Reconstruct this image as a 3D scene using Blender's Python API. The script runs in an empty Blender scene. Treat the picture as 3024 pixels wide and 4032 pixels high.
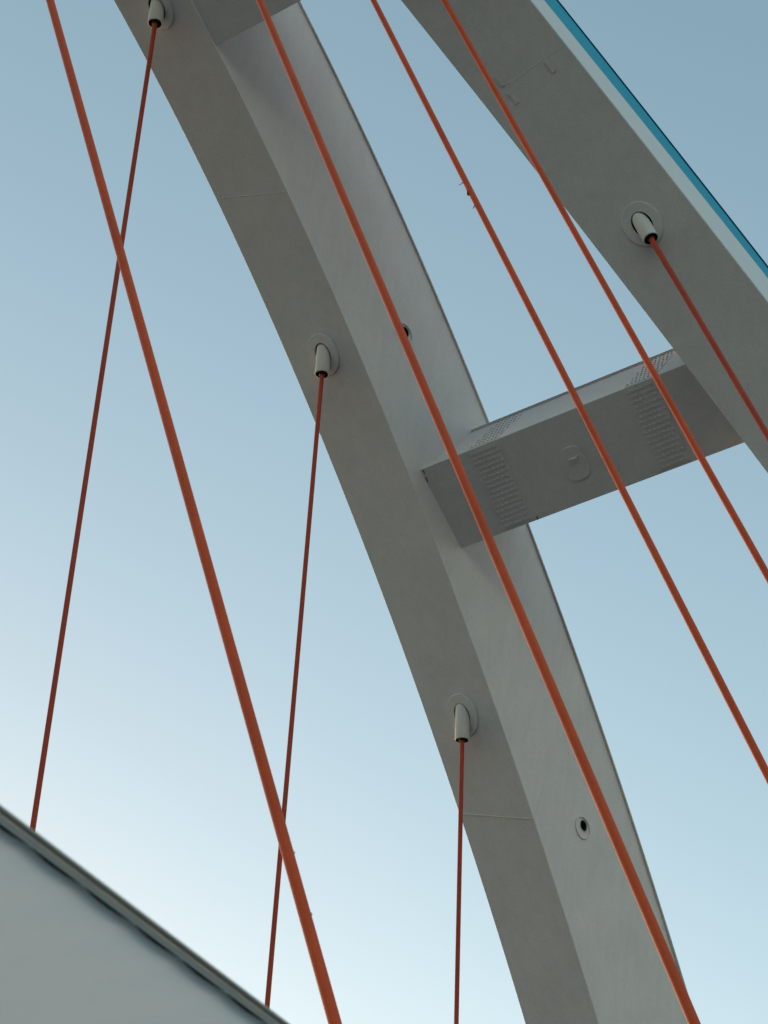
import bpy, bmesh, math, random
from mathutils import Vector, Matrix
random.seed(4)
sc = bpy.context.scene
R = math.radians
EYE = 1.65                       # camera height above the quay

# ------------------------------------------------------------------ camera
AX = ((0.75128486, 0.65962498, -0.02158584),     # right
      (-0.45871803, 0.49838648, -0.73565528),    # down
      (-0.47449851, 0.56258849, 0.67701208))     # forward
cam = bpy.data.cameras.new('camera')
camo = bpy.data.objects.new('camera', cam); sc.collection.objects.link(camo)
r_, d_, f_ = (Vector(a) for a in AX)
M = Matrix((r_, -d_, -f_)).transposed().to_4x4(); M.translation = Vector((0, 0, EYE))
camo.matrix_world = M
cam.sensor_fit = 'VERTICAL'; cam.sensor_height = 36.0
cam.lens = 7560.94 / 4032 * 36
cam.clip_start = 0.1; cam.clip_end = 5000
cam.dof.use_dof = True; cam.dof.focus_distance = 31.0; cam.dof.aperture_fstop = 7.1
cam.dof.aperture_blades = 9
sc.camera = camo
sc.render.resolution_x = 768; sc.render.resolution_y = 1024

# ------------------------------------------------------------------ light
SUN_AZ = Vector((-0.94, 0.34)).normalized()       # horizontal direction towards the sun
SUN_EL = R(3.5)
w = bpy.data.worlds.new('World'); sc.world = w; w.use_nodes = True
nt = w.node_tree; nt.nodes.clear()
sky = nt.nodes.new('ShaderNodeTexSky'); sky.sky_type = 'NISHITA'; sky.sun_disc = False
sky.sun_elevation = SUN_EL
sky.sun_rotation = math.atan2(SUN_AZ.x, SUN_AZ.y)
sky.air_density = 1.0; sky.dust_density = 1.2; sky.ozone_density = 1.0; sky.altitude = 0
bg = nt.nodes.new('ShaderNodeBackground'); bg.inputs[1].default_value = 0.15
out = nt.nodes.new('ShaderNodeOutputWorld')
tint = nt.nodes.new('ShaderNodeVectorMath'); tint.operation = 'MULTIPLY'
tint.inputs[1].default_value = (0.975, 0.945, 0.94)            # hazy, slightly cyan evening air
nt.links.new(sky.outputs[0], tint.inputs[0]); haze = nt.nodes.new('ShaderNodeVectorMath'); haze.operation = 'ADD'
haze.inputs[1].default_value = (0.03, 0.13, 0.12)             # even scattered light of the thin haze
nt.links.new(tint.outputs[0], haze.inputs[0]); nt.links.new(haze.outputs[0], bg.inputs[0]); nt.links.new(bg.outputs[0], out.inputs[0])
sl = bpy.data.lights.new('sun', 'SUN'); sl.energy = 0.14; sl.angle = R(12); sl.color = (1.0, 0.90, 0.78)
so = bpy.data.objects.new('sun', sl); sc.collection.objects.link(so)
sd = Vector((SUN_AZ.x * math.cos(SUN_EL), SUN_AZ.y * math.cos(SUN_EL), math.sin(SUN_EL)))
so.rotation_euler = sd.to_track_quat('Z', 'Y').to_euler(); so.location = sd * 60
sc.view_settings.view_transform = 'Standard'; sc.view_settings.look = 'None'
sc.view_settings.exposure = 1.84; sc.view_settings.gamma = 1.0
sc.view_settings.use_curve_mapping = False

# ------------------------------------------------------------------ materials
def mat(name, col, rough=0.5, mott=0.0, scale=1.0, bump=0.0, spec=0.5, speck=0.0, metal=0.0):
    m = bpy.data.materials.new(name); m.use_nodes = True
    t = m.node_tree; b = t.nodes['Principled BSDF']
    b.inputs['Roughness'].default_value = rough
    b.inputs['Specular IOR Level'].default_value = spec
    b.inputs['Metallic'].default_value = metal
    b.inputs['Base Color'].default_value = (*col, 1)
    tc = t.nodes.new('ShaderNodeTexCoord')
    if mott or speck:
        n = t.nodes.new('ShaderNodeTexNoise'); n.inputs['Scale'].default_value = scale
        n.inputs['Detail'].default_value = 6; n.inputs['Roughness'].default_value = 0.62
        t.links.new(tc.outputs['Object'], n.inputs['Vector'])
        mr = t.nodes.new('ShaderNodeMapRange')
        mr.inputs['From Min'].default_value = 0.25; mr.inputs['From Max'].default_value = 0.75
        mr.inputs['To Min'].default_value = 1 - mott; mr.inputs['To Max'].default_value = 1 + mott
        t.links.new(n.outputs['Fac'], mr.inputs['Value'])
        last = mr.outputs[0]
        if speck:
            n2 = t.nodes.new('ShaderNodeTexNoise'); n2.inputs['Scale'].default_value = 42
            n2.inputs['Detail'].default_value = 3; n2.inputs['Roughness'].default_value = 0.8
            t.links.new(tc.outputs['Object'], n2.inputs['Vector'])
            mr2 = t.nodes.new('ShaderNodeMapRange')
            mr2.inputs['From Min'].default_value = 0.3; mr2.inputs['From Max'].default_value = 0.7
            mr2.inputs['To Min'].default_value = 1 - speck; mr2.inputs['To Max'].default_value = 1 + speck
            t.links.new(n2.outputs['Fac'], mr2.inputs['Value'])
            mm = t.nodes.new('ShaderNodeMath'); mm.operation = 'MULTIPLY'
            t.links.new(last, mm.inputs[0]); t.links.new(mr2.outputs[0], mm.inputs[1]); last = mm.outputs[0]
        if name == 'painted_steel':                    # faint run-off streaks and dirt
            mp = t.nodes.new('ShaderNodeMapping'); mp.inputs['Scale'].default_value = (5, 5, .35)
            t.links.new(tc.outputs['Object'], mp.inputs['Vector'])
            n4 = t.nodes.new('ShaderNodeTexNoise'); n4.inputs['Scale'].default_value = 1.0
            n4.inputs['Detail'].default_value = 5; n4.inputs['Roughness'].default_value = .65
            t.links.new(mp.outputs[0], n4.inputs['Vector'])
            mr4 = t.nodes.new('ShaderNodeMapRange'); mr4.inputs['From Min'].default_value = .35
            mr4.inputs['From Max'].default_value = .7
            mr4.inputs['To Min'].default_value = 1.02; mr4.inputs['To Max'].default_value = .95
            t.links.new(n4.outputs['Fac'], mr4.inputs['Value'])
            m4 = t.nodes.new('ShaderNodeMath'); m4.operation = 'MULTIPLY'
            t.links.new(last, m4.inputs[0]); t.links.new(mr4.outputs[0], m4.inputs[1]); last = m4.outputs[0]
        vm = t.nodes.new('ShaderNodeVectorMath'); vm.operation = 'SCALE'
        vm.inputs[0].default_value = col
        t.links.new(last, vm.inputs['Scale']); t.links.new(vm.outputs[0], b.inputs['Base Color'])
    if bump:
        n3 = t.nodes.new('ShaderNodeTexNoise'); n3.inputs['Scale'].default_value = 1.3
        n3.inputs['Detail'].default_value = 2
        t.links.new(tc.outputs['Object'], n3.inputs['Vector'])
        bp = t.nodes.new('ShaderNodeBump'); bp.inputs['Strength'].default_value = bump
        bp.inputs['Distance'].default_value = 0.05
        t.links.new(n3.outputs['Fac'], bp.inputs['Height']); t.links.new(bp.outputs[0], b.inputs['Normal'])
    return m

STEEL = mat('painted_steel', (0.60, 0.61, 0.645), 0.55, 0.05, 0.9, 0.14, 0.35, 0.13)
TUBE = mat('painted_tube', (0.62, 0.62, 0.62), 0.5, 0.05, 3, 0, 0.4, 0.06)
BOLT = mat('dark_bolts', (0.16, 0.14, 0.12), 0.7, 0.3, 9)  # darker tone for the bolt heads on the beam's side
WELD = mat('weld_paint', (0.60, 0.59, 0.56), 0.4, 0.15, 20)
RUST = mat('rust_mark', (0.09, 0.045, 0.03), 0.9, 0.3, 30)
SKYLIT = mat('skylit_web', (0.68, 0.68, 0.69), 0.4, 0.03, 2, 0, 0.5, 0.05)  # lighter colour stands in for sky light on the outer web
BLUE = mat('cyan_paint', (0.0, 0.32, 0.50), 0.5, 0.06, 3, 0, 0.15, 0.05)
LIP_SHADE = mat('shaded_lip', (0.003, 0.05, 0.13), 0.5, 0.06, 3, 0, 0.15, 0.05)  # dark blue paints in the shade under the top plate's lip
DARK = mat('dark_interior', (0.012, 0.014, 0.016), 0.9)  # near-black colour stands in for the shade inside openings
RUBBER = mat('black_rubber', (0.02, 0.02, 0.02), 0.7, 0.1, 8)
RED = mat('red_sheath', (0.40, 0.050, 0.024), 0.5, 0.14, 2.2, 0, 0.22, 0.08)
ORANGE = mat('orange_sheath', (0.56, 0.082, 0.024), 0.5, 0.14, 1.6, 0, 0.2, 0.08)  # more orange tone for the nearer cables
ALU = mat('trim_aluminium', (0.30, 0.31, 0.30), 0.45, 0.06, 12)
FABRIC = mat('awning_cloth', (0.76, 0.79, 0.78), 0.8, 0.05, 5, 0, 0.2, 0.06)
t_ = FABRIC.node_tree; b_ = t_.nodes['Principled BSDF']; tr = t_.nodes.new('ShaderNodeBsdfTranslucent')
tr.inputs[0].default_value = (.78, .81, .82, 1); mx = t_.nodes.new('ShaderNodeMixShader'); mx.inputs[0].default_value = .8
t_.links.new(b_.outputs[0], mx.inputs[1]); t_.links.new(tr.outputs[0], mx.inputs[2])
t_.links.new(mx.outputs[0], t_.nodes['Material Output'].inputs[0])
WELT = FABRIC.copy(); WELT.name = 'welt_cloth'
for n_ in WELT.node_tree.nodes:
    if n_.type == 'MIX_SHADER': n_.inputs[0].default_value = .75
    if n_.type == 'BSDF_TRANSLUCENT': n_.inputs[0].default_value = (.62, .58, .50, 1)
PAVE = mat('quay_paving', (0.100, 0.105, 0.118), 0.9, 0.15, 0.6)
ASPH = mat('deck_asphalt', (0.075, 0.078, 0.085), 0.9, 0.1, 1.5)
GIRD = mat('deck_edge_steel', (0.45, 0.44, 0.42), 0.6, 0.05, 1.0)

# ------------------------------------------------------------------ helpers
def tag(o, label=None, cat=None, group=None, kind=None):
    if label: o['label'] = label
    if cat: o['category'] = cat
    if group: o['group'] = group
    if kind: o['kind'] = kind
    return o

def empty(name, loc):
    o = bpy.data.objects.new(name, None); sc.collection.objects.link(o)
    o.empty_display_size = 0.3
    o.location = Vector(loc) + Vector((0, 0, EYE)); return o

def obj(name, bm, mats, parent=None, loc=None, smooth=False):
    """links a bmesh given in eye-centred coordinates as one mesh object"""
    me = bpy.data.meshes.new(name)
    bmesh.ops.recalc_face_normals(bm, faces=bm.faces)
    if loc is None: loc = parent.location - Vector((0, 0, EYE)) if parent else Vector((0, 0, 0))
    loc = Vector(loc)
    base = loc
    if parent is not None:
        # parents are unrotated: accumulate their offsets
        p = parent; base = Vector((0, 0, -EYE))
        while p is not None: base = base + p.location; p = p.parent
    for v in bm.verts: v.co -= base
    bm.to_mesh(me); bm.free()
    if not isinstance(mats, (list, tuple)): mats = [mats]
    for m in mats: me.materials.append(m)
    if smooth:
        for p in me.polygons: p.use_smooth = True
    o = bpy.data.objects.new(name, me); sc.collection.objects.link(o)
    if parent is not None: o.parent = parent
    else: o.location = base + Vector((0, 0, EYE))
    return o

def box8(bm, c):
    v = [bm.verts.new(p) for p in c]
    for f in ((0, 1, 2, 3), (7, 6, 5, 4), (0, 4, 5, 1), (1, 5, 6, 2), (2, 6, 7, 3), (3, 7, 4, 0)):
        bm.faces.new([v[i] for i in f])
    return v

def obox(bm, o, a, b, c):
    """box from corner o with edge vectors a, b, c"""
    o, a, b, c = Vector(o), Vector(a), Vector(b), Vector(c)
    return box8(bm, (o, o + a, o + a + b, o + b, o + c, o + a + c, o + a + b + c, o + b + c))

def frame_of(D):
    D = Vector(D).normalized()
    U = D.cross(Vector((0, 0, 1)) if abs(D.z) < 0.9 else Vector((0, 1, 0))).normalized()
    return D, U, D.cross(U)

def sweep(bm, pts, rads, n=16, cap=True):
    rings = []
    for i, p in enumerate(pts):
        a = pts[max(i - 1, 0)]; b = pts[min(i + 1, len(pts) - 1)]
        D, U, V = frame_of(Vector(b) - Vector(a)) if (Vector(b) - Vector(a)).length > 1e-9 else (D, U, V)
        rings.append([bm.verts.new(Vector(p) + (U * math.cos(k * 2 * math.pi / n) + V * math.sin(k * 2 * math.pi / n)) * rads[i]) for k in range(n)])
    for r0, r1 in zip(rings, rings[1:]):
        for k in range(n):
            bm.faces.new((r0[k], r0[(k + 1) % n], r1[(k + 1) % n], r1[k]))
    if cap:
        bm.faces.new(rings[0]); bm.faces.new(rings[-1][::-1])

def lathe(bm, o, D, prof, n=32, mats=None):
    """prof = list of (distance along D, radius)"""
    D, U, V = frame_of(D); o = Vector(o); rings = []
    for (l, r) in prof:
        rings.append([bm.verts.new(o + D * l + (U * math.cos(k * 2 * math.pi / n) + V * math.sin(k * 2 * math.pi / n)) * r) for k in range(n)])
    for i, (r0, r1) in enumerate(zip(rings, rings[1:])):
        for k in range(n):
            f = bm.faces.new((r0[k], r0[(k + 1) % n], r1[(k + 1) % n], r1[k]))
            f.smooth = True
            if mats: f.material_index = mats[i]

# ------------------------------------------------------------------ the arch (both ribs share one profile)
class Rib:
    def __init__(s, side, x, phi, c, W, W1):
        s.side, s.x, s.phi, s.c, s.W, s.W1 = side, x, phi, c, W, W1
        lo, hi = -5.0, 12.0                      # crown of the arch
        for _ in range(60):
            m = (lo + hi) / 2
            if s.dp(m - S0) > 0: lo = m
            else: hi = m
        s.tc = (lo + hi) / 2
    def pp(s, t): c = s.c; return c[0] + c[1] * t + c[2] * t * t / 10 + c[3] * t ** 3 / 100 + c[4] * t ** 4 / 1000
    def dp(s, t): c = s.c; return c[1] + 2 * c[2] * t / 10 + 3 * c[3] * t * t / 100 + 4 * c[4] * t ** 3 / 1000
    def prof(s, t):
        return s.pp(t - S0) if t >= s.tc else s.pp(2 * s.tc - t - S0)
    def slope(s, t): return s.dp(t - S0) if t >= s.tc else -s.dp(2 * s.tc - t - S0)
    def pt(s, y, h, u):
        c, si = math.cos(s.phi), math.sin(s.phi)
        k = 1 if s.side < 0 else -1
        return Vector((s.x + k * ((h - HM) * si + u * c), y, h * c - u * si + HM * (1 - c)))
    def at(s, t, u, v):
        d = s.slope(t); n = math.sqrt(1 + d * d)
        return s.pt(t - d / n * v, s.prof(t) + v / n, u)
    def width(s, t): return s.W + s.W1 * (max(min(t, 40), -10) - S0) / 10
    def ht(s, t): return H_ + H1_ * (max(min(t, 30), 0) - S0) / 10 - (.03 if s.side > 0 else 0)
    def under(s, t, w, v=0.0): return s.at(t, -s.width(t) * w, v)
    def axes(s, t):
        T = (s.at(t + .01, 0, 0) - s.at(t - .01, 0, 0)).normalized()
        N = (s.at(t, 0, 1) - s.at(t, 0, 0)).normalized()
        U = (s.at(t, 1, 0) - s.at(t, 0, 0)).normalized()     # towards the other rib
        return T, N, U
S0, HM, H_, H1_ = 16.80142722872111, 26.24572203605831, 3.26796, -0.09669
LEFT = Rib(-1, -16.380415, 0.197061, (28.585771, -0.867014, -0.232702, 0.0123746, -0.0160583), 1.6, 0.03714)
RIGHT = Rib(1, -11.152654, 0.1982174, (28.758295, -0.8728876, -0.2322135, 0.0124923, -0.0162159), 1.78914, -0.01015)
T0, T1 = LEFT.tc - 33.0, 36.6

def oval(rib, tc, w, rt, ru, n=40):
    """outline round (tc, w) on the underside: long radius rt along the rib, ru across"""
    return [(tc, math.cos(k * 2 * math.pi / n) * rt, math.sin(k * 2 * math.pi / n) * ru) for k in range(n)]

def face_prism(bm, C, A, B, N, ra, rb, d0, d1, n=40, mi=0):
    lo = [bm.verts.new(C + A * math.cos(k * 2 * math.pi / n) * ra + B * math.sin(k * 2 * math.pi / n) * rb + N * d0) for k in range(n)]
    hi = [bm.verts.new(C + A * math.cos(k * 2 * math.pi / n) * ra + B * math.sin(k * 2 * math.pi / n) * rb + N * d1) for k in range(n)]
    fs = [bm.faces.new(lo), bm.faces.new(hi[::-1])]
    for k in range(n): fs.append(bm.faces.new((lo[k], hi[k], hi[(k + 1) % n], lo[(k + 1) % n])))
    for f in fs: f.material_index = mi

def face_ring(bm, C, A, B, N, ra, rb, ia, ib, th, n=48, bev=0.006):
    """flat ring plate with outer radii ra, rb and inner ia, ib, standing th proud of the face along N"""
    P = lambda x, y, z, k: bm.verts.new(C + A * math.cos(k * 2 * math.pi / n) * x + B * math.sin(k * 2 * math.pi / n) * y + N * z)
    prof = [(ia, ib, 0.0), (ia, ib, th), (ra - bev, rb - bev, th), (ra, rb, th - bev), (ra, rb, -0.003)]
    rings = [[P(x, y, z, k) for k in range(n)] for (x, y, z) in prof]
    for r0, r1 in zip(rings, rings[1:]):
        for k in range(n): bm.faces.new((r0[k], r1[k], r1[(k + 1) % n], r0[(k + 1) % n]))

def build_rib(rib, label, holes, side_holes):
    foot = rib.at(T1, -rib.width(T1) / 2, 0)
    root = empty('arch_rib', foot)
    tag(root, label, 'arch rib', 'twin arch ribs leaning towards each other')
    # box girder with slightly rounded corners
    bm = bmesh.new(); rings = []; n = int((T1 - T0) / 0.35); c = 0.012
    for i in range(n + 1):
        t = T0 + (T1 - T0) * i / n; W = rib.width(t); H = rib.ht(t) - 0.03
        q = [(-c, 0), (0, c), (0, H), (-W, H), (-W, c), (-W + c, 0)]
        rings.append([bm.verts.new(rib.at(t, a, b)) for a, b in q])
    for a, b in zip(rings, rings[1:]):
        for k in range(6): bm.faces.new((a[k], a[(k + 1) % 6], b[(k + 1) % 6], b[k]))
    bm.faces.new(rings[0]); bm.faces.new(rings[-1][::-1])
    girder = obj('box_girder', bm, [STEEL, DARK], root)
    # cut the cable openings and vent holes
    cb = bmesh.new(); k = 0
    for (t, w_, D) in holes:
        T, N, U = rib.axes(t); C = rib.under(t, w_)
        face_prism(cb, C, T, U, N, 0.235, 0.175, -0.1, 0.5, mi=0)
    for (t, v) in side_holes:
        T, N, U = rib.axes(t); C = rib.at(t, 0, v)
        face_prism(cb, C, T, N, U, 0.128, 0.128, -0.5, 0.1, mi=0)
    if len(cb.faces):
        cut = obj('cutter', cb, [DARK]); bpy.context.view_layer.update()
        md = girder.modifiers.new('cut', 'BOOLEAN'); md.object = cut; md.operation = 'DIFFERENCE'; md.solver = 'EXACT'
        md.material_mode = 'TRANSFER'
        dg = bpy.context.evaluated_depsgraph_get(); dg.update()
        me = bpy.data.meshes.new_from_object(girder.evaluated_get(dg))
        girder.modifiers.clear(); girder.data = me; me.name = 'box_girder'
        bpy.data.objects.remove(cut)
    # top plate whose lip stands out past both webs
    bm = bmesh.new(); rings = []; lip = 0.045 if rib.side < 0 else 0.028
    for i in range(n + 1):
        t = T0 + (T1 - T0) * i / n; W = rib.width(t); H = rib.ht(t)
        rings.append([bm.verts.new(rib.at(t, a, b)) for a, b in ((lip, H - 0.028), (lip, H), (-W - lip, H), (-W - lip, H - 0.028))])
    for a, b in zip(rings, rings[1:]):
        for k in range(4): bm.faces.new((a[k], a[(k + 1) % 4], b[(k + 1) % 4], b[k]))
    bm.faces.new(rings[0]); bm.faces.new(rings[-1][::-1])
    obj('top_plate', bm, LIP_SHADE if rib.side > 0 else STEEL, root)  # near rib's lip carries its shade as colour
    for (t, w_, D) in holes:
        T, N, U = rib.axes(t); C = rib.under(t, w_)
        bm = bmesh.new(); face_ring(bm, C, T, U, -N, 0.42, 0.34, 0.238, 0.178, 0.028)
        obj('collar_plate', bm, STEEL, root)
    for (t, v) in side_holes:
        T, N, U = rib.axes(t); C = rib.at(t, 0, v)
        bm = bmesh.new(); face_ring(bm, C + T * 0.03 - N * 0.07, T, N, U, 0.225, 0.225, 0.215, 0.215, 0.026)
        obj('vent_collar', bm, STEEL, root)
        bm = bmesh.new(); lathe(bm, C, U, [(-0.3, 0.124), (0.012, 0.124), (0.012, 0.113), (-0.012, 0.113), (-0.3, 0.110)], 32, [0, 0, 0, 1])
        obj('vent_pipe', bm, [STEEL, DARK], root)
    return root

def strip_on(rib, path, face, half, th, name, m, root):
    """thin raised bead along a path on the underside (t, w) or the inner web (t, v)"""
    P = []
    seg = 24
    for i in range(seg + 1):
        f = i / seg * (len(path) - 1); k = min(int(f), len(path) - 2); f -= k
        a, b = path[k], path[k + 1]; t = a[0] + (b[0] - a[0]) * f; s = a[1] + (b[1] - a[1]) * f
        T, N, U = rib.axes(t)
        P.append((rib.under(t, s) if face == 'under' else rib.at(t, 0, s), -N if face == 'under' else U, T))
    bm = bmesh.new(); rings = []
    for C, N, T in P:
        j = half * (1 + random.uniform(-.25, .25)); z = random.uniform(-.004, .004)
        rings.append([bm.verts.new(C + T * (a * j + z) + N * b) for a, b in ((-1, -.002), (-.5, th), (.5, th), (1, -.002))])
    for a, b in zip(rings, rings[1:]):
        for k in range(4): bm.faces.new((a[k], a[(k + 1) % 4], b[(k + 1) % 4], b[k]))
    bm.faces.new(rings[0]); bm.faces.new(rings[-1][::-1])
    return obj(name, bm, m, root)

# hanger axis: point where it enters the rib, direction down the hanger, socket length, cable radius
HL = [(LEFT, (-16.074, 12.852, 31.681), (-.188, .1068, -.9763), .400, .0435),
      (LEFT, (-16.977, 18.472, 27.209), (-.1882, .0999, -.977), .465, .042),
      (LEFT, (-18.040, 23.542, 21.931), (-.1877, .1219, -.9746), .523, .042)]
HR = [(RIGHT, (-10.276, 19.450, 26.462), (.18668, .17902, -.96597), .417, .050),
      (RIGHT, (-11.220, 14.429, 30.772), (.1921, .1771, -.9652), .45, .047),
      (RIGHT, (-11.740, 10.376, 33.371), (.1926, .1636, -.9675), .45, .041),
      (RIGHT, (-12.067, 6.326, 35.007), (.1930, .1502, -.9696), .45, .041),
      (RIGHT, (-12.144, 2.118, 35.403), (.1932, .1434, -.9706), .45, .0345)]
holesL = [(12.852, .4816, 0), (18.472, .4816, 0), (23.542, .4816, 0)]
holesR = [(19.45, .505, 0)] + [(t, .4606, 0) for t in (14.429, 10.376, 6.326, 2.118)]
ribL = build_rib(LEFT, 'far grey arch rib with three cable sockets in its dark underside beside a lighter side', holesL, [(25.28, 1.507), (18.58, 1.73)])
ribR = build_rib(RIGHT, 'near grey arch rib in the upper right with a bright cyan band along it', holesR, [])
strip_on(LEFT, [(15.755, .995), (16.18, .01)], 'under', .014, .006, 'weld_seam', STEEL, ribL)
strip_on(LEFT, [(24.68, .995), (24.965, .01)], 'under', .018, .010, 'weld_seam', WELD, ribL)
strip_on(LEFT, [(24.96, .01), (24.45, 1.12)], 'side', .014, .006, 'weld_seam', STEEL, ribL)
strip_on(RIGHT, [(17.01, .96), (16.91, .30)], 'under', .010, .003, 'weld_seam', STEEL, ribR)
for (t, w_) in ((16.79, .268), (17.09, .27), (17.10, .745)):
    T, N, U = RIGHT.axes(t); C = RIGHT.under(t, w_); bm = bmesh.new()
    obox(bm, C - T * .13 - U * .028 + N * .003, T * .26, U * .06, -N * .018)
    obj('lug_plate', bm, STEEL, ribR)
# pale strip, sky light put into its colour, along the near rib's outer web
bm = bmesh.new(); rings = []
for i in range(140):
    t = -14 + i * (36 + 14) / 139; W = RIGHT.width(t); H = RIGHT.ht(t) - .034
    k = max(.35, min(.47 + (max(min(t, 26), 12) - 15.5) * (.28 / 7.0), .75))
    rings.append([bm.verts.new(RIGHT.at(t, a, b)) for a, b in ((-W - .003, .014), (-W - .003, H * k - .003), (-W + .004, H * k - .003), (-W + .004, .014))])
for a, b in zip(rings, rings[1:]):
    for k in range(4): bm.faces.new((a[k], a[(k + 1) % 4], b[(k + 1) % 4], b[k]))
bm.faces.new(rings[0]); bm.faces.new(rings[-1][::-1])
tag(obj('edge_band', bm, SKYLIT, ribR), 'pale strip below the cyan band, sky light put into its colour')
# cyan band along the upper part of the near rib's outer web
bm = bmesh.new(); rings = []
for i in range(140):
    t = -14 + i * (36 + 14) / 139; W = RIGHT.width(t); H = RIGHT.ht(t) - .034
    k = .47 + (max(min(t, 26), 12) - 15.5) * (.28 / 7.0)
    k = max(.35, min(k, .75))
    rings.append([bm.verts.new(RIGHT.at(t, a, b)) for a, b in ((-W - .004, H * k), (-W - .004, H), (-W + .004, H), (-W + .004, H * k))])
for a, b in zip(rings, rings[1:]):
    for k in range(4): bm.faces.new((a[k], a[(k + 1) % 4], b[(k + 1) % 4], b[k]))
bm.faces.new(rings[0]); bm.faces.new(rings[-1][::-1])
tag(obj('edge_band', bm, BLUE, ribR), 'cyan painted band on the outer side')

# ------------------------------------------------------------------ crossbeams
BD = Vector((0.98646945, 0.15012144, -0.06589061)).normalized()
def beam(X0, A, Hv, L, splices, label, ex=0.35, lean=0.0):
    """X0 = uphill lower corner at the far rib, A = across the underside, Hv = up the side"""
    A = A - BD * A.dot(BD); Hv = Hv - BD * Hv.dot(BD)
    a = A.normalized(); wA = A.length; h = BD.cross(a)
    if h.z < 0: h = -h
    wH = Hv.length
    root = empty('crossbeam', X0 + BD * (L / 2) + A / 2)
    tag(root, label, 'crossbeam', 'crossbeams between the two arch ribs')
    O = X0 - BD * ex; LL = L + 2 * ex + 0.25
    hs = (h - a * lean).normalized()
    bm = bmesh.new(); obox(bm, O, BD * LL, A, hs * (wH - .03))
    bmesh.ops.bevel(bm, geom=[e for e in bm.edges], offset=.01, segments=1, affect='EDGES')
    obj('box_girder', bm, STEEL, root)
    bm = bmesh.new(); obox(bm, O - a * .05 + hs * (wH - .029), BD * LL, A + a * .10, h * .03)
    obj('top_plate', bm, STEEL, root)
    for (l0, l1, sh) in splices:
        # underside splice plate with rows of bolt heads
        bm = bmesh.new(); o = X0 + BD * l0 + A * .03
        obox(bm, o + h * .002, BD * (l1 - l0), A * .94, -h * .012)
        for i in range(16):
            for j in range(6):
                C = o + BD * ((l1 - l0) * (j + .5 + .5 * (i % 2)) / 6.6) + A * (.94 * (i + .5) / 16) - h * .010
                face_prism(bm, C, BD, a, -h, .032, .020, 0, .012, n=6, mi=0)
        obj('splice_plate', bm, [STEEL, BOLT], root)
        bm = bmesh.new(); o = X0 + BD * (l0 + .02) + h * (wH * .03)
        obox(bm, o + a * .002, BD * (l1 - l0), h * (wH * .93), -a * .012)
        for i in range(9):
            for j in range(7):
                C = o + BD * ((l1 - l0) * (j + .4 + .5 * (i % 2)) / 7.4) + h * (wH * .93 * (i + .5) / 9) - a * .010
                face_prism(bm, C, BD, h, -a, .017, .022, 0, .010, n=6, mi=1)
        obj('splice_plate', bm, [STEEL, BOLT], root)
    return root, a, wA, h, wH, A
X0 = Vector((-16.53907099, 20.71767193, 25.45106008))
Av = Vector((-0.19658547, 1.39722726, -0.98464014)); Hv = Vector((0.35159496, 1.29048964, 1.76103814))
b2, a_, wA, h_, wH, A_ = beam(X0, Av, Hv, 5.72, [(1.04, 1.68, 0), (4.33, 4.95, 0)],
    'middle crossbeam between the ribs, with bolted splices and a rounded cover on its underside')
# access cover with a small handle on the underside
C = X0 + BD * 2.90 + A_ * .56
bm = bmesh.new()
n = 48; sup = []
for k in range(n):
    an = k * 2 * math.pi / n; cx, cy = math.cos(an), math.sin(an)
    ex_ = .62
    sup.append((math.copysign(abs(cx) ** ex_, cx) * .24, math.copysign(abs(cy) ** ex_, cy) * .33))
lo = [bm.verts.new(C + BD * x + a_ * y + h_ * .003) for x, y in sup]
m1 = [bm.verts.new(C + BD * x + a_ * y - h_ * .011) for x, y in sup]
hi = [bm.verts.new(C + BD * x * .985 + a_ * y * .985 - h_ * .018) for x, y in sup]
bm.faces.new(lo); bm.faces.new(hi[::-1])
for p, q in ((lo, m1), (m1, hi)):
    for k in range(n): bm.faces.new((p[k], q[k], q[(k + 1) % n], p[(k + 1) % n]))
cov = obj('access_cover', bm, STEEL, b2)
bm = bmesh.new(); C2 = X0 + BD * 2.92 + A_ * .50 - h_ * .02
sweep(bm, [C2 - BD * .075, C2 - BD * .07 - h_ * .05, C2 + BD * .07 - h_ * .05, C2 + BD * .075], [.018] * 4, 8)
obj('handle', bm, STEEL, cov)
# rusty weld marks where the beam meets the far rib and at the splice edges
for (l, k0, k1) in ((.012, .015, .06), (.0, .10, .16), (-.0, .67, .76), (-.0, .90, .955), (1.345, .035, .09), (1.76, .955, 1.0), (4.57, .02, .085)):
    bm = bmesh.new(); obox(bm, X0 + BD * (l + (.03 if l < 1 else 0)) + A_ * k0 + h_ * .002, BD * .018, A_ * (k1 - k0), -h_ * .008)
    obj('weld_mark', bm, RUST, b2)

tt = 13.819; T, N, U = LEFT.axes(tt)
Xb = LEFT.at(tt, 0, .03)
A1 = -T * 1.72; T = -A1.normalized()
b1 = beam(Xb + A1, -A1, N * 2.0, 5.35, [],
     'upper crossbeam cut off by the top of the frame, plain dark underside', ex=0.04, lean=0.22)

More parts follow.
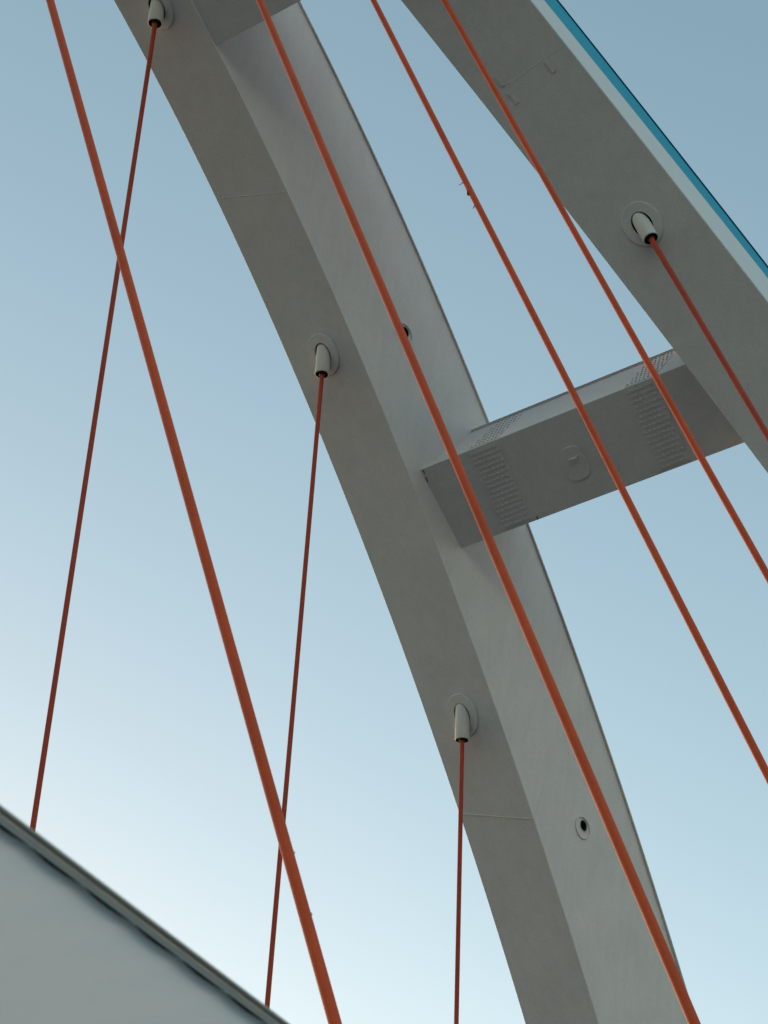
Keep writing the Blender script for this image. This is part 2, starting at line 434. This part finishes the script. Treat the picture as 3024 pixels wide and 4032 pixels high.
# ------------------------------------------------------------------ hangers
DECK = -0.35
labels = ['thin red cable from the topmost socket of the far rib down to the awning',
          'red cable from the middle socket of the far rib, ending near the bottom frame edge',
          'short almost upright red cable from the lowest socket of the far rib',
          'red cable leaving the only visible socket of the near rib at the right edge',
          'red cable crossing the near rib beside its small lugs and the middle crossbeam',
          'red cable with a frayed dark thread on it, crossing the middle crossbeam at its cover',
          'thick red cable running down in front of the far rib for nearly its whole length',
          'thickest red cable, leftmost at the top edge, crossing two thinner cables']
for i, (rib, A, D, Ls, rad) in enumerate(HL + HR):
    A = Vector(A); D = Vector(D).normalized()
    foot = A + D * ((A.z - DECK) / -D.z)
    root = empty('hanger_cable', foot)
    tag(root, labels[i], 'hanger cable', 'red hanger cables of the bridge')
    Lc = (foot - A).length
    bm = bmesh.new()
    K = 24; pts = [A + D * (-.3 + (Lc + .3) * k / K) for k in range(K + 1)]
    lathe(bm, A, D, [(-.3, rad)] + [(-.3 + (Lc + .3) * k / K, rad) for k in range(1, K + 1)], 24)
    cable = obj('cable_sheath', bm, ORANGE if i > 3 else RED, root)
    bm = bmesh.new()
    ro, ri = .142, .122
    prof = [(-.45, ro), (Ls - .012, ro), (Ls, ro - .008), (Ls, ri), (Ls - .05, ri), (Ls - .05, ri - .004), (Ls - .22, ri - .004), (Ls - .22, rad - .002)]
    lathe(bm, A, D, prof, 40, [0, 0, 0, 1, 1, 1, 1])
    obj('anchor_socket', bm, [TUBE, DARK], root)
    bm = bmesh.new()
    lathe(bm, A, D, [(Ls - .21, rad), (Ls - .21, rad + .022), (Ls + .012, rad + .020), (Ls + .022, rad + .001)], 24)
    obj('rubber_seal', bm, RUBBER, root)
    # deck fork at the foot
    bm = bmesh.new()
    lathe(bm, foot, -D, [(-.05, .02), (-.05, .12), (.9, .12), (1.0, rad + .01), (1.0, rad - .005)], 24)
    obj('lower_socket', bm, TUBE, root)
    if i == 5:
        side = -Vector(AX[0]); D_, U_, V_ = frame_of(D)
        # threads caught on the sheath, about 12 to 13 m below the anchor
        C0 = A + D * 13.75; up = -D
        sdn = (side - D * side.dot(D)).normalized()
        ths = []
        e = C0 + sdn * rad
        ths.append(([e, e + sdn * .03 + D * .03, e + sdn * .075 + D * .045], [.005, .004, .002]))
        e = C0 + D * .20 + sdn * rad * .75
        ths.append(([e - D * .10, e + sdn * .004, e + sdn * .02 + D * .06, e + sdn * .028 + D * .09], [.004, .013, .016, .004]))
        e = C0 + D * .50 + sdn * rad
        ths.append(([e, e + sdn * .02 + D * .04, e + sdn * .055 + D * .07], [.005, .006, .002]))
        for p_, r_i in ths:
            bm = bmesh.new(); sweep(bm, p_, r_i, 6); obj('frayed_thread', bm, RUBBER, cable)
    if i == 7:
        sdn = Vector(AX[0]); sdn = (sdn - D * sdn.dot(D)).normalized()
        for l in (30.55, 30.95):
            e = A + D * l + sdn * rad * .96; bm = bmesh.new()
            sweep(bm, [e - D * .01, e + sdn * .006, e + D * .012 + sdn * .002], [.001, .0025, .001], 6)
            obj('burr', bm, RUBBER, cable)

# ------------------------------------------------------------------ awning edge, close to the camera
Z = 2.0
P1 = Vector((-2.4421, 1.7813, Z)); P2 = Vector((-2.6306, 2.7520, Z))
E_ = (P2 - P1).normalized(); IN = Vector((-E_.y, E_.x, 0)); IN = IN if IN.x < 0 else -IN
root = empty('awning', P1 + E_ * .5 + IN * 1.5)
root.location.z = 0
tag(root, 'blurred pale awning filling the lower left corner, its dark rim stitched in scallops', 'awning')
a0, a1 = -4.0, 6.0
bm = bmesh.new()
r = .006
pts = [P1 + E_ * (a0 + (a1 - a0) * k / 40) + IN * (r + .001) for k in range(41)]
sweep(bm, pts, [r] * 41, 14)
obj('edge_tube', bm, ALU, root, smooth=True)
# flat keder strip between tube and cloth
bm = bmesh.new(); obox(bm, P1 + E_ * a0 + IN * .0345 + Vector((0, 0, .004)), E_ * (a1 - a0), IN * .018, Vector((0, 0, .01)))
obj('backing_strip', bm, RUBBER, root)
bm = bmesh.new(); prev = None
for k in range(41):                              # a thin welt of the same cloth sewn round the edge cord
    B = P1 + E_ * (a0 + (a1 - a0) * k / 40)
    row = [bm.verts.new(B + IN * x + Vector((0, 0, z))) for x, z in ((.0105, -.003), (.017, -.0085), (.026, -.0090), (.0345, -.003))]
    if prev:
        for q in range(3): bm.faces.new((prev[q], prev[q + 1], row[q + 1], row[q]))
    prev = row
obj('welt', bm, WELT, root, smooth=True)
# the cloth, its edge scalloped between the stitches
PITCH = .165
def edge_at(s):
    q = ((s + .03) / PITCH) % 1.0
    return .0385 + .0085 * (4 * q * (1 - q))
bm = bmesh.new(); n = 900; lo = []; m2 = []; hi = []; top = []
for k in range(n + 1):
    s = a0 + (a1 - a0) * k / n; e = edge_at(s); B = P1 + E_ * s
    lo.append(bm.verts.new(B + IN * e + Vector((0, 0, -.002))))
    m2.append(bm.verts.new(B + IN * (e + .02) + Vector((0, 0, -.006))))
    hi.append(bm.verts.new(B + IN * 3.2 + Vector((0, 0, .35))))
for k in range(n):
    bm.faces.new((lo[k], lo[k + 1], m2[k + 1], m2[k])); bm.faces.new((m2[k], m2[k + 1], hi[k + 1], hi[k]))
cl = obj('cloth', bm, FABRIC, root, smooth=True)
so_ = cl.modifiers.new('thick', 'SOLIDIFY'); so_.thickness = .003; so_.offset = 0
s = -.03 - PITCH
while s < 1.2:                                  # stitches along the stretch one can see
    B = P1 + E_ * s + IN * .0365 + Vector((0, 0, -.003)); bm = bmesh.new()
    face_prism(bm, B, E_, IN, Vector((0, 0, -1)), .006, .003, 0, .003, n=8)
    obj('stitch', bm, TUBE, cl)
    s += PITCH
for k, s in enumerate((a0 + .4, a1 - .4)):
    bm = bmesh.new(); B = P1 + E_ * s + IN * 3.0; B.z = -EYE
    sweep(bm, [B, B + Vector((0, 0, EYE + Z + .32))], [.035, .035], 16)
    obj('post', bm, ALU, root, smooth=True)
for s in (a0 + .4, a1 - .4):
    bm = bmesh.new(); B = P1 + E_ * s
    sweep(bm, [B + IN * .02 + Vector((0, 0, .03)), B + IN * 3.1 + Vector((0, 0, .37))], [.02, .02], 12)
    obj('rafter', bm, ALU, root, smooth=True)

# ------------------------------------------------------------------ ground and deck
bm = bmesh.new()
v = [bm.verts.new((x, y, -EYE)) for x, y in ((-1500, -1500), (1500, -1500), (1500, 1500), (-1500, 1500))]; bm.faces.new(v)
tag(obj('ground', bm, PAVE), kind='structure')
fy0, fy1 = LEFT.tc - 36, LEFT.tc + 36
bm = bmesh.new(); obox(bm, (-23.4, fy0, -1.1), (19.4, 0, 0), (0, fy1 - fy0, 0), (0, 0, .72))
tag(obj('road', bm, ASPH), kind='structure')
